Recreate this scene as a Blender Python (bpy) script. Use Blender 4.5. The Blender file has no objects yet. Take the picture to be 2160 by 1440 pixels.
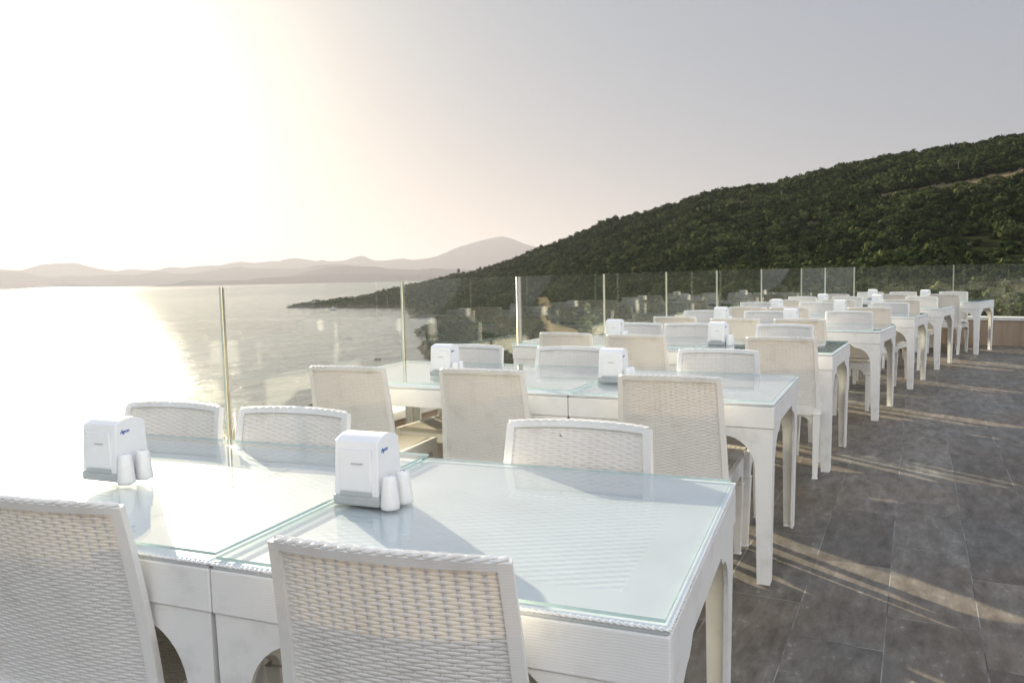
import bpy, math, random
import numpy as np
from math import sin, cos, pi, radians
random.seed(7); rng = np.random.default_rng(11)
S = bpy.context.scene
COL = S.collection

# ------------------------------------------------------------------ camera
F, PITCH, ROLL, HC = 1679.226, 0.0831054, 0.02213, 1.2832
cd = bpy.data.cameras.new('camera'); cam = bpy.data.objects.new('camera', cd); COL.objects.link(cam)
cd.sensor_width = 36.0; cd.lens = 36.0*F/2160.0; cd.clip_start = 0.05; cd.clip_end = 90000
from mathutils import Matrix, Vector
cam.matrix_world = Matrix.Translation((0, 0, HC)) @ Matrix.Rotation(pi/2-PITCH, 4, 'X') @ Matrix.Rotation(-ROLL, 4, 'Z')
S.camera = cam

def hor(x): return 603.95 - 0.02213*x           # horizon height in photo pixels
def zat(x, y, D): return HC-(y-hor(x))/F*D
def X_of(px, D): return D*(px-1080.0)/F

# ------------------------------------------------------------------ light
SUN_AZ, SUN_EL = radians(-29.0), radians(13.6)
w = bpy.data.worlds.new('World'); S.world = w; w.use_nodes = True
nt = w.node_tree; nt.nodes.clear()
out = nt.nodes.new('ShaderNodeOutputWorld'); bg = nt.nodes.new('ShaderNodeBackground')
sky = nt.nodes.new('ShaderNodeTexSky'); sky.sky_type = 'NISHITA'; sky.sun_disc = False
sky.sun_elevation = SUN_EL; sky.sun_rotation = SUN_AZ; sky.altitude = 0
sky.air_density = 1.0; sky.dust_density = 1.5; sky.ozone_density = 1.0
hs = nt.nodes.new('ShaderNodeHueSaturation'); hs.inputs['Saturation'].default_value = 0.6
nt.links.new(sky.outputs[0], hs.inputs['Color'])
def wn(t, **k):
    x = nt.nodes.new('ShaderNode'+t)
    for a_, b_ in k.items(): setattr(x, a_, b_)
    return x
def wm_(op, a_, b_=None, clamp=False):
    x = wn('Math', operation=op, use_clamp=clamp)
    for i_, v_ in enumerate((a_, b_)):
        if v_ is None: continue
        if hasattr(v_, 'is_output'): nt.links.new(v_, x.inputs[i_])
        else: x.inputs[i_].default_value = v_
    return x.outputs[0]
def wcol(fac, col, prev=None):
    """prev + fac*col"""
    v = wn('VectorMath', operation='SCALE'); v.inputs[0].default_value = col; nt.links.new(fac, v.inputs['Scale'])
    if prev is None: return v.outputs[0]
    x = wn('VectorMath', operation='ADD'); nt.links.new(prev, x.inputs[0]); nt.links.new(v.outputs[0], x.inputs[1]); return x.outputs[0]
dirn = wn('TexCoord').outputs['Generated']
nrmz = wn('VectorMath', operation='NORMALIZE'); nt.links.new(dirn, nrmz.inputs[0])
sep = wn('SeparateXYZ'); nt.links.new(nrmz.outputs[0], sep.inputs[0])
dt = wn('VectorMath', operation='DOT_PRODUCT'); nt.links.new(nrmz.outputs[0], dt.inputs[0])
dt.inputs[1].default_value = (sin(SUN_AZ)*cos(SUN_EL), cos(SUN_AZ)*cos(SUN_EL), sin(SUN_EL))
ang = wm_('MULTIPLY', wm_('ARCCOSINE', dt.outputs['Value']), 57.2958)
el = wm_('MULTIPLY', wm_('ARCSINE', sep.outputs[2]), 57.2958)
def wexp(v, tau): return wm_('POWER', 2.71828, wm_('DIVIDE', v, -tau))
def wstep(v, a_, b_):
    x = wn('MapRange', interpolation_type='SMOOTHSTEP'); nt.links.new(v, x.inputs[0]); x.inputs[1].default_value = a_; x.inputs[2].default_value = b_
    return x.outputs[0]
W_NIS = .03; EXPO = 2.2; KX = 2**EXPO
nis = wn('VectorMath', operation='SCALE'); nt.links.new(hs.outputs[0], nis.inputs[0]); nis.inputs['Scale'].default_value = W_NIS
aur = wexp(ang, 9.5)
c_ = wcol(aur, tuple(v/KX/.1 for v in (1.45, 1.22, .72)), nis.outputs[0])                       # hazy glow around the sun
hor_ = wm_('MULTIPLY', wexp(wm_('ABSOLUTE', el), 7.5), wexp(ang, 26.0))
c_ = wcol(hor_, tuple(v/KX/.1 for v in (1.05, .50, .06)), c_)                                       # warm band along the horizon
c_ = wcol(wm_('MULTIPLY', wexp(ang, 1e6), 1.0), tuple(v/KX/.1 for v in (.345, .385, .445)), c_)
c_ = wcol(wstep(el, 20, 60), tuple(v/KX/.1 for v in (.20, .28, .42)), c_)                         # bluish fill added to the upper sky, above the view, for shaded furniture
c_ = wcol(wstep(ang, 75, 140), tuple(v/KX/.1 for v in (1.5, 1.47, 1.47)), c_)                        # added fill: unseen sky opposite the sun brightened to light the chairs
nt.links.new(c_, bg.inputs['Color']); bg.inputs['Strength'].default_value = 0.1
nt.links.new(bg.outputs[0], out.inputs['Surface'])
sd = bpy.data.lights.new('sun', 'SUN'); sd.energy = 5.0; sd.angle = radians(0.53); sd.color = (1.0, 0.86, 0.64)
so = bpy.data.objects.new('sun', sd); COL.objects.link(so)
sdir = Vector((sin(SUN_AZ)*cos(SUN_EL), cos(SUN_AZ)*cos(SUN_EL), sin(SUN_EL)))
so.rotation_euler = sdir.to_track_quat('Z', 'Y').to_euler(); so.location = (-5, 9, 12)
S.view_settings.view_transform = 'Standard'; S.view_settings.look = 'None'
S.view_settings.exposure = EXPO; S.view_settings.gamma = 1.0
S.cycles.use_denoising = True
S.cycles.max_bounces = 10; S.cycles.transparent_max_bounces = 24
S.cycles.sample_clamp_indirect = 4.0; S.cycles.sample_clamp_direct = 0
S.cycles.caustics_reflective = False; S.cycles.caustics_refractive = False

# ------------------------------------------------------------------ material helpers
class M:
    def __init__(s, name):
        s.m = bpy.data.materials.new(name); s.m.use_nodes = True; s.t = s.m.node_tree; s.t.nodes.clear()
        s.out = s.n('OutputMaterial')
    def n(s, t, **k):
        x = s.t.nodes.new('ShaderNode'+t)
        for a, b in k.items(): setattr(x, a, b)
        return x
    def l(s, a, b): s.t.links.new(a, b)
    def put(s, sock, v):
        if hasattr(v, 'is_output'): s.l(v, sock)
        else: sock.default_value = v
    def math(s, op, a, b=None, c=None):
        x = s.n('Math', operation=op)
        s.put(x.inputs[0], a)
        if b is not None: s.put(x.inputs[1], b)
        if c is not None: s.put(x.inputs[2], c)
        return x.outputs[0]
    def noise(s, vec, scale, detail=4, rough=.55, out=0):
        x = s.n('TexNoise'); s.l(vec, x.inputs['Vector']); x.inputs['Scale'].default_value = scale
        x.inputs['Detail'].default_value = detail; x.inputs['Roughness'].default_value = rough
        return x.outputs[out]
    def ramp(s, fac, stops):
        x = s.n('ValToRGB'); s.l(fac, x.inputs[0]); e = x.color_ramp.elements
        while len(e) < len(stops): e.new(.5)
        for i, (p, c) in enumerate(stops):
            e[i].position = p; e[i].color = (*c, 1) if len(c) == 3 else c
        return x.outputs[0]
    def mix(s, f, a, b, mode='MIX'):
        x = s.n('Mix', data_type='RGBA', blend_type=mode)
        s.put(x.inputs[0], f)
        for i, v in ((6, a), (7, b)):
            if hasattr(v, 'is_output'): s.l(v, x.inputs[i])
            else: x.inputs[i].default_value = (*v, 1)
        return x.outputs[2]
    def pos(s, kind='Object'):
        return s.n('TexCoord').outputs[kind]
    def mapped(s, vec, scale=(1, 1, 1), rot=(0, 0, 0), loc=(0, 0, 0)):
        x = s.n('Mapping'); s.l(vec, x.inputs[0]); x.inputs['Scale'].default_value = scale
        x.inputs['Rotation'].default_value = rot; x.inputs['Location'].default_value = loc
        return x.outputs[0]
    def bump(s, h, strength=.3, dist=.002, normal=None):
        x = s.n('Bump'); s.l(h, x.inputs['Height']); x.inputs['Strength'].default_value = strength
        x.inputs['Distance'].default_value = dist
        if normal is not None: s.l(normal, x.inputs['Normal'])
        return x.outputs[0]
    def pbr(s, col, rough=.5, metal=0., normal=None, spec=.5, **k):
        x = s.n('BsdfPrincipled')
        if hasattr(col, 'is_output'): s.l(col, x.inputs['Base Color'])
        else: x.inputs['Base Color'].default_value = (*col, 1)
        s.put(x.inputs['Roughness'], rough); s.put(x.inputs['Metallic'], metal)
        x.inputs['Specular IOR Level'].default_value = spec
        if normal is not None: s.l(normal, x.inputs['Normal'])
        return x.outputs[0]
    def fin(s, sh): s.l(sh, s.out.inputs['Surface']); return s.m
    def blend(s, f, a, b):
        x = s.n('MixShader'); s.put(x.inputs[0], f); s.l(a, x.inputs[1]); s.l(b, x.inputs[2]); return x.outputs[0]

def plastic(name, transl, mode):
    m = M(name); p = m.pos()
    sep = m.n('SeparateXYZ'); m.l(p, sep.inputs[0])
    x, y, z = sep.outputs
    dirt = m.noise(p, 9, 5, .6)
    fine = m.noise(p, 160, 3, .6)
    col = m.ramp(dirt, [(.30, (.70, .69, .66)), (.46, (.80, .795, .77)), (.8, (.83, .825, .80))])
    tint = m.n('ObjectInfo'); 
    rv = m.math('MULTIPLY_ADD', tint.outputs['Random'], .05, .95)
    col = m.mix(1.0, col, m.n('CombineColor').outputs[0], 'MULTIPLY') if False else col
    if mode == 'ribs':     # fine horizontal cane lines, wavering
        wob = m.math('MULTIPLY', m.noise(m.mapped(p, (14, 14, 3)), 1.5, 2), .006)
        zz = m.math('ADD', z, wob)
        h = m.math('SINE', m.math('MULTIPLY', zz, 2*pi/.005))
        h = m.math('ADD', h, m.math('MULTIPLY', fine, .8))
        nrm = m.bump(h, .13, .0007)
    elif mode == 'smooth':
        nrm = m.bump(fine, .12, .001)
    sh = m.pbr(col, .42, normal=nrm, spec=.45)
    if transl:
        t = m.n('BsdfTranslucent'); t.inputs[0].default_value = (.90, .78, .58, 1)
        sh = m.blend(transl, sh, t.outputs[0])
    return m.fin(sh)

def table_top(name, hx, hy):
    m = M(name); p = m.pos(); sep = m.n('SeparateXYZ'); m.l(p, sep.inputs[0]); x, y, z = sep.outputs
    a = m.math('SINE', m.math('MULTIPLY', x, pi/.026)); b = m.math('SINE', m.math('MULTIPLY', y, pi/.013))
    h = m.math('MULTIPLY', a, b)
    def inside(v, half):
        return m.math('LESS_THAN', m.math('ABSOLUTE', v), half)
    msk = m.math('MULTIPLY', inside(x, hx-.105), inside(y, hy-.105))
    hh = m.math('MULTIPLY', h, msk)
    hh = m.math('SUBTRACT', hh, m.math('MULTIPLY', msk, 1.2))
    dirt = m.noise(p, 7, 5)
    col = m.ramp(dirt, [(.3, (.56, .60, .61)), (.6, (.62, .67, .69))])
    sh = m.pbr(col, .38, normal=m.bump(hh, .5, .0013), spec=.45)
    t = m.n('BsdfTranslucent'); t.inputs[0].default_value = (.90, .78, .58, 1)
    return m.fin(m.blend(.04, sh, t.outputs[0]))

def thin_glass(name, tint, dirt_amt=0., ior=1.5):
    m = M(name); p = m.pos()
    fr = m.n('Fresnel'); gm = m.n('NewGeometry')
    m.l(m.math('MULTIPLY_ADD', gm.outputs['Backfacing'], 1/ior-ior, ior), fr.inputs['IOR'])
    g = m.n('BsdfGlossy'); g.inputs['Roughness'].default_value = 0.0; g.inputs['Color'].default_value = (1, 1, 1, 1)
    t = m.n('BsdfTransparent'); t.inputs[0].default_value = (*tint, 1)
    sh = m.blend(fr.outputs[0], t.outputs[0], g.outputs[0])
    if dirt_amt:           # dried water runs and dust on the pane
        sp = m.noise(m.mapped(p, (55, 55, 1.6)), 1.0, 4, .7)
        runs = m.ramp(sp, [(.66, (0, 0, 0)), (.74, (1, 1, 1))])
        du = m.noise(p, 2.2, 5, .65)
        f = m.math('MULTIPLY', m.math('MULTIPLY', runs, du), dirt_amt)
        f = m.math('ADD', f, m.math('MULTIPLY', du, dirt_amt*.07))
        d = m.n('BsdfDiffuse'); d.inputs[0].default_value = (.75, .76, .74, 1)
        tr = m.n('BsdfTranslucent'); tr.inputs[0].default_value = (.75, .76, .74, 1)
        sh = m.blend(f, sh, m.blend(.5, d.outputs[0], tr.outputs[0]))
    return m.fin(sh)

MAT = {}
MAT['chair'] = plastic('white_chair_plastic', .10, 'ribs')
MAT['weave'] = plastic('woven_white_plastic', .17, 'smooth')
MAT['seatw'] = plastic('woven_seat_plastic', .42, 'smooth')
MAT['ribs'] = plastic('ribbed_white_plastic', .03, 'ribs')
MAT['smoothp'] = plastic('smooth_white_plastic', .02, 'smooth')
MAT['top_s'] = table_top('square_table_plastic', .44, .44)
MAT['top_l'] = table_top('long_table_plastic', .70, .44)
MAT['tglass'] = thin_glass('table_glass', (.982, .994, .994))
MAT['bglass'] = thin_glass('balustrade_glass', (.955, .980, .968), .16, 1.38)
def simple(name, col, rough=.5, metal=0., nscale=0, amt=.2, bump=0, spec=.5, bscale=None):
    m = M(name); p = m.pos()
    c = col; nrm = None
    if nscale:
        n = m.noise(p, nscale, 5, .6)
        c = m.ramp(n, [(.3, tuple(v*(1-amt) for v in col)), (.7, tuple(min(1, v*(1+amt)) for v in col))])
    if bump: nrm = m.bump(m.noise(p, bscale or nscale or 20, 6, .6), .6, bump)
    return m.fin(m.pbr(c, rough, metal, nrm, spec))
MAT['gedge'] = simple('glass_edge', (.50, .66, .63), .25, nscale=30, amt=.1)
MAT['gedge2'] = simple('pale_glass_edge', (.70, .78, .72), .25, nscale=10, amt=.1)
MAT['steel'] = simple('brushed_steel', (.52, .48, .41), .32, 1.0, nscale=40, amt=.08)
MAT['brass'] = simple('warm_steel', (.60, .51, .36), .25, 1.0, nscale=40, amt=.08)
MAT['greyp'] = simple('grey_plastic', (.44, .46, .46), .45, nscale=30, amt=.05)
MAT['boxp'] = simple('box_plastic', (.80, .80, .80), .28, nscale=12, amt=.03)
MAT['ceram'] = simple('shaker_ceramic', (.80, .80, .78), .2, nscale=60, amt=.03, bump=.0005)
MAT['ink'] = simple('blue_ink', (.05, .12, .36), .5)
MAT['hole'] = simple('dark_hole', (.03, .03, .03), .6)
MAT['cap'] = simple('white_coping_stone', (.66, .65, .62), .6, nscale=7, amt=.12, bump=.002)
MAT['bark'] = simple('bark', (.10, .075, .05), .9, nscale=12, amt=.4, bump=.01)
MAT['pole'] = simple('weathered_pole', (.10, .095, .085), .8, nscale=3, amt=.2)
MAT['dark'] = simple('dark_board', (.05, .055, .06), .6, nscale=2, amt=.3)
MAT['rock'] = simple('shore_rock', (.13, .12, .105), .9, nscale=.35, amt=.6, bump=.3, bscale=.8)
MAT['hull'] = simple('boat_white', (.75, .75, .74), .3, nscale=2, amt=.05)
MAT['insect'] = simple('dead_leaf', (.02, .015, .01), .6)

# wall facing : beige travertine slabs
m = M('travertine_facing'); p = m.pos()
nn = m.noise(m.mapped(p, (3, 3, .5)), 2.2, 6, .6)
c = m.ramp(nn, [(.25, (.22, .155, .105)), (.5, (.33, .25, .18)), (.8, (.42, .34, .26))])
MAT['trav'] = m.fin(m.pbr(c, .55, normal=m.bump(nn, .4, .004)))

# floor : .30 x .60 stone tiles in strips running 27 degrees off the view axis
m = M('stone_tiles'); p = m.pos()
TH = radians(27)
rp = m.mapped(p, rot=(0, 0, -(pi/2-TH)))
rp = m.mapped(rp, loc=(0.13, -0.078+.30*0, 0))
br = m.n('TexBrick'); m.l(rp, br.inputs['Vector'])
br.offset = .37; br.offset_frequency = 2; br.squash = 1
br.inputs['Scale'].default_value = 1; br.inputs['Brick Width'].default_value = .82; br.inputs['Row Height'].default_value = .30
br.inputs['Mortar Size'].default_value = .0020; br.inputs['Mortar Smooth'].default_value = .2; br.inputs['Bias'].default_value = 0
br.inputs['Color1'].default_value = (0, 0, 0, 1); br.inputs['Color2'].default_value = (1, 1, 1, 1); br.inputs['Mortar'].default_value = (.5, .5, .5, 1)
tv = m.n('VectorMath', operation='SCALE'); m.l(br.outputs['Color'], tv.inputs[0]); tv.inputs['Scale'].default_value = 23.
tp = m.n('VectorMath', operation='ADD'); m.l(rp, tp.inputs[0]); m.l(tv.outputs[0], tp.inputs[1])
veins = m.noise(m.mapped(tp.outputs[0], (1.6, 4.6, 1)), 3.2, 12, .72)
warp = m.noise(rp, 1.1, 4, .6)
spots = m.noise(rp, 26, 6, .7)
base = m.ramp(veins, [(.28, (.050, .044, .037)), (.45, (.100, .092, .081)), (.58, (.140, .133, .122)), (.75, (.23, .22, .20))])
brown = m.ramp(warp, [(.40, (1, 1, 1)), (.62, (1.0, .86, .74))])
base = m.mix(1., base, brown, 'MULTIPLY')
tone = m.ramp(br.outputs['Color'], [(0, (.77, .74, .70)), (1, (1.26, 1.22, 1.16))])
base = m.mix(1., base, tone, 'MULTIPLY')
pale = m.math('MULTIPLY', m.ramp(spots, [(.56, (0, 0, 0)), (.66, (1, 1, 1))]), m.ramp(veins, [(.5, (0, 0, 0)), (.62, (1, 1, 1))]))
base = m.mix(m.math('MULTIPLY', pale, .5), base, (.42, .41, .39))
gl = m.noise(rp, 3.1, 3)
grout = m.ramp(gl, [(.42, (.045, .04, .036)), (.56, (.26, .25, .23))])
base = m.mix(br.outputs['Fac'], base, grout)
rg = m.ramp(veins, [(.3, (.52, .52, .52)), (.7, (.38, .38, .38))])
h = m.math('SUBTRACT', m.math('MULTIPLY', spots, .35), m.math('MULTIPLY', br.outputs['Fac'], 1.0))
MAT['floor'] = m.fin(m.pbr(base, rg, normal=m.bump(h, .5, .003), spec=.4))

# sea
m = M('sea_water'); p = m.pos()
q = m.mapped(p, (1, 1.0, 1), rot=(0, 0, radians(25)))
n1 = m.noise(m.mapped(q, (.8, .35, 1)), .55, 6, .62)
n2 = m.noise(m.mapped(q, (1, .5, 1)), .07, 4, .5)
h = m.math('ADD', n1, m.math('MULTIPLY', n2, 2.2))
m_n = m.bump(h, .8, 1.0)
sea_s = m.pbr((.085, .094, .100), .09, normal=m_n, spec=.33)
MAT['sea'] = m.fin(sea_s)

# terrain
m = M('hillside_ground'); p = m.pos('Generated'); p = m.pos('Object')
at = m.n('Attribute', attribute_name='bare'); b = at.outputs['Fac']
sep = m.n('SeparateXYZ'); m.l(p, sep.inputs[0])
n1 = m.noise(p, .12, 8, .65); n2 = m.noise(p, .9, 5, .7)
soil = m.ramp(n2, [(.3, (.010, .014, .006)), (.55, (.020, .024, .011)), (.75, (.042, .038, .022))])
dry = m.ramp(n2, [(.3, (.045, .038, .022)), (.5, (.12, .096, .058)), (.75, (.22, .18, .12))])
c = m.mix(b, soil, dry)
rock = m.ramp(n2, [(.3, (.020, .019, .016)), (.7, (.075, .070, .060))])
low = m.ramp(m.math('ADD', m.math('MULTIPLY', sep.outputs[2], .1), m.math('MULTIPLY', n1, .35)), [(0, (1, 1, 1)), (1, (0, 0, 0))])
lowf = m.math('LESS_THAN', m.math('ADD', sep.outputs[2], m.math('MULTIPLY', n1, -5.)), -38.6)
c = m.mix(lowf, c, rock)
db = m.n('BsdfDiffuse'); m.l(c, db.inputs[0]); m.l(m.bump(n2, .8, .5), db.inputs['Normal']); MAT['ground'] = m.fin(db.outputs[0])
m = M('far_mountain'); n1 = m.noise(m.pos(), .002, 6)
db = m.n('BsdfDiffuse'); m.l(m.ramp(n1, [(.3, (.012, .015, .014)), (.7, (.026, .028, .024))]), db.inputs[0]); MAT['mount'] = m.fin(db.outputs[0])

def foliage(name, a, b, c3, transl=.25, scale=.6):
    m = M(name); p = m.pos('Object')
    at = m.n('Attribute', attribute_name='tone')
    n = m.noise(p, scale, 3)
    f = m.math('ADD', m.math('MULTIPLY', at.outputs['Fac'], .75), m.math('MULTIPLY', n, .25))
    col = m.ramp(f, [(.15, a), (.5, b), (.9, c3)])
    db = m.n('BsdfDiffuse'); m.l(col, db.inputs[0]); d = db.outputs[0]
    t = m.n('BsdfTranslucent'); m.l(col, t.inputs[0])
    return m.fin(m.blend(transl, d, t.outputs[0]))
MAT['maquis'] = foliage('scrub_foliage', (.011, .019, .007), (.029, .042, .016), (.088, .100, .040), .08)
MAT['leaf'] = foliage('garden_leaf', (.05, .08, .03), (.11, .14, .06), (.30, .32, .22), .3, 20)
MAT['drygrass'] = foliage('dry_grass', (.07, .08, .04), (.13, .13, .07), (.24, .22, .13), .4, 20)

# ------------------------------------------------------------------ mesh helpers
class MB:
    def __init__(s): s.v = []; s.f = []; s.mi = []
    def grid(s, P, flip=False, mi=0, cu=False, cv=False):
        """P: array (nu, nv, 3)"""
        P = np.asarray(P, float); nu, nv = P.shape[:2]; b = len(s.v)
        s.v.extend(map(tuple, P.reshape(-1, 3)))
        for i in range(nu-(0 if cu else 1)):
            for j in range(nv-(0 if cv else 1)):
                i2, j2 = (i+1) % nu, (j+1) % nv
                q = [b+i*nv+j, b+i2*nv+j, b+i2*nv+j2, b+i*nv+j2]
                s.f.append(q[::-1] if flip else q); s.mi.append(mi)
    def box(s, c, d, rz=0, mi=0, taper=1.):
        b = len(s.v); hx, hy, hz = d[0]/2, d[1]/2, d[2]/2
        for k in (-1, 1):
            t = taper if k < 0 else 1.
            for (i, j) in ((-1, -1), (1, -1), (1, 1), (-1, 1)):
                x, y = i*hx*t, j*hy*t
                s.v.append((c[0]+x*cos(rz)-y*sin(rz), c[1]+x*sin(rz)+y*cos(rz), c[2]+k*hz))
        for q in ((3, 2, 1, 0), (4, 5, 6, 7), (0, 1, 5, 4), (1, 2, 6, 5), (2, 3, 7, 6), (3, 0, 4, 7)):
            s.f.append([b+i for i in q]); s.mi.append(mi)
    def prism(s, poly, fn0, fn1, mi=0):
        """poly: 2D outline; fn0/fn1 map a 2D point to the two 3D faces"""
        n = len(poly); b = len(s.v)
        s.v += [tuple(fn0(*q)) for q in poly] + [tuple(fn1(*q)) for q in poly]
        s.f.append([b+i for i in range(n)]); s.mi.append(mi)
        s.f.append([b+n+i for i in range(n)][::-1]); s.mi.append(mi)
        for i in range(n):
            j = (i+1) % n
            s.f.append([b+i, b+n+i, b+n+j, b+j]); s.mi.append(mi)
    def tube(s, path, r, n=6, mi=0, closed=False):
        path = [np.array(q, float) for q in path]; L = len(path)
        rr = r if hasattr(r, '__len__') else [r]*L
        rings = []
        for i, q in enumerate(path):
            a = path[(i-1) % L] if (i or closed) else path[i]; c = path[(i+1) % L] if (i < L-1 or closed) else path[i]
            d = c-a; d /= (np.linalg.norm(d)+1e-12)
            up = np.array([0, 0, 1.]) if abs(d[2]) < .9 else np.array([1., 0, 0])
            e1 = np.cross(d, up); e1 /= np.linalg.norm(e1); e2 = np.cross(e1, d)
            rings.append([q+rr[i]*(cos(2*pi*k/n)*e1+sin(2*pi*k/n)*e2) for k in range(n)])
        b = len(s.v); s.grid(rings, cu=closed, cv=True, mi=mi)
        if not closed:
            s.f.append([b+k for k in range(n)]); s.mi.append(mi)
            e = b+(L-1)*n; s.f.append([e+k for k in range(n)][::-1]); s.mi.append(mi)
    def lathe(s, prof, c=(0, 0, 0), n=24, mi=0):
        P = [[(c[0]+r*cos(2*pi*k/n), c[1]+r*sin(2*pi*k/n), c[2]+z) for k in range(n)] for r, z in prof]
        s.grid(P, cv=True, mi=mi, flip=True)
    def slab(s, fn, a0, a1, b0, b1, na, nb, t, mi=0):
        A = np.linspace(a0, a1, na); B = np.linspace(b0, b1, nb); e = 1e-4
        P = np.array([[fn(a, b) for b in B] for a in A]); N = np.empty_like(P)
        for i, a in enumerate(A):
            for j, b in enumerate(B):
                da = np.subtract(fn(a+e, b), fn(a-e, b)); db = np.subtract(fn(a, b+e), fn(a, b-e))
                n = np.cross(da, db); N[i, j] = n/np.linalg.norm(n)
        U, V = P+N*t/2, P-N*t/2
        s.grid(U, mi=mi); s.grid(V, flip=True, mi=mi)
        s.grid(np.stack([U[0], V[0]]), mi=mi, flip=True); s.grid(np.stack([U[-1], V[-1]]), mi=mi)
        s.grid(np.stack([U[:, 0], V[:, 0]]), mi=mi); s.grid(np.stack([U[:, -1], V[:, -1]]), mi=mi, flip=True)
    def mesh(s, name, mats, smooth=False):
        me = bpy.data.meshes.new(name); me.from_pydata(s.v, [], s.f); 
        for x in mats: me.materials.append(x)
        if len(mats) > 1: me.polygons.foreach_set('material_index', s.mi)
        if smooth: me.polygons.foreach_set('use_smooth', [True]*len(s.f))
        me.update(); return me
    def build(s, name, mats, parent=None, smooth=False, bevel=0):
        if not isinstance(mats, (list, tuple)): mats = [mats]
        o = bpy.data.objects.new(name, s.mesh(name, mats, smooth)); COL.objects.link(o)
        if parent: o.parent = parent
        if bevel:
            md = o.modifiers.new('bevel', 'BEVEL'); md.width = bevel; md.segments = 2; md.limit_method = 'ANGLE'; md.angle_limit = radians(50)
        return o
def empty(name, loc=(0, 0, 0), rz=0):
    o = bpy.data.objects.new(name, None); COL.objects.link(o); o.location = loc; o.rotation_euler = (0, 0, rz)
    o.empty_display_size = .2; return o
def tag(o, label=None, cat=None, group=None, kind=None):
    if label: o['label'] = label
    if cat: o['category'] = cat
    if group: o['group'] = group
    if kind: o['kind'] = kind
    return o
def copy_tree(o, parent=None):
    c = o.copy(); COL.objects.link(c); c.parent = parent
    for ch in list(o.children):
        if ch.name in CH_SKIP: continue
        copy_tree(ch, c)
    return c
CH_SKIP = set()
def mesh_np(name, V, Fc, mats, tone=None, smooth=False, attr='tone', parent=None):
    """fast triangle / quad mesh from numpy arrays"""
    me = bpy.data.meshes.new(name); k = Fc.shape[1]
    me.vertices.add(len(V)); me.vertices.foreach_set('co', np.ascontiguousarray(V, np.float32).ravel())
    me.loops.add(Fc.size); me.loops.foreach_set('vertex_index', np.ascontiguousarray(Fc, np.int32).ravel())
    me.polygons.add(len(Fc)); me.polygons.foreach_set('loop_start', np.arange(0, Fc.size, k, dtype=np.int32))
    if smooth: me.polygons.foreach_set('use_smooth', np.ones(len(Fc), bool))
    for x in mats: me.materials.append(x)
    me.update(calc_edges=True)
    if tone is not None:
        a = me.attributes.new(attr, 'FLOAT', 'POINT'); a.data.foreach_set('value', np.ascontiguousarray(tone, np.float32))
    o = bpy.data.objects.new(name, me); COL.objects.link(o)
    if parent: o.parent = parent
    return o

# ------------------------------------------------------------------ chair
def back_pt(a, b):
    """surface of the chair back; a across -1..1, b up 0..1"""
    z = .385+.475*b
    hw = .232-.024*b
    y = -.205-.012*b-.045*b*b-.030*(1-a*a)*(.25+.75*b)
    return (a*hw, y, z+.006*(1-a*a)*abs(b)**6)
def seat_pt(a, b):
    """b 0 rear .. 1 front"""
    y = -.205+.43*b
    hw = .222+.004*b
    z = .435+.010*b-.028*max(0, (b-.86)/.14)**2 - .010*(1-a*a)*(1-(2*b-1)**2)
    return (a*hw, y, z)
def weave(mb, fn, a0, a1, b0, b1, ribs, rows, amp, wid, thick, rib_w, seg=4):
    e = 1e-4
    db = (b1-b0)/rows; da = (a1-a0)/ribs
    def nrm(a, b):
        u = np.subtract(fn(a+e, b), fn(a-e, b)); v = np.subtract(fn(a, b+e), fn(a, b-e))
        n = np.cross(u, v); return n/np.linalg.norm(n), v/np.linalg.norm(v), np.linalg.norm(np.subtract(fn(a, b+e), fn(a, b-e)))/(2*e)
    for j in range(rows):
        bj = b0+(j+.5)*db; ring = []
        for i in range(ribs*seg+1):
            a = a0+i*da/seg
            n, v, L = nrm(a, bj); p = np.array(fn(a, bj))
            o = amp*cos(pi*i/seg+pi*(j % 2)); h = db*L*wid/2
            c = p+n*o
            ring.append([c+v*h, c+v*h*.55+n*thick/2, c-v*h*.55+n*thick/2, c-v*h, c-v*h*.55-n*thick/2, c+v*h*.55-n*thick/2])
        mb.grid(ring, cv=True)
    for i in range(0, ribs+1):
        a = a0+i*da; aa = min(max(a, a0+da*.1), a1-da*.1)
        ring = []
        for k in range(13):
            b = b0+(b1-b0)*k/12
            n, v, L = nrm(aa, b); p = np.array(fn(aa, b)); u = np.cross(v, n)
            ring.append([p+u*rib_w/2, p+n*thick*.5, p-u*rib_w/2, p-n*thick*.5])
        mb.grid(ring, cv=True)
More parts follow.
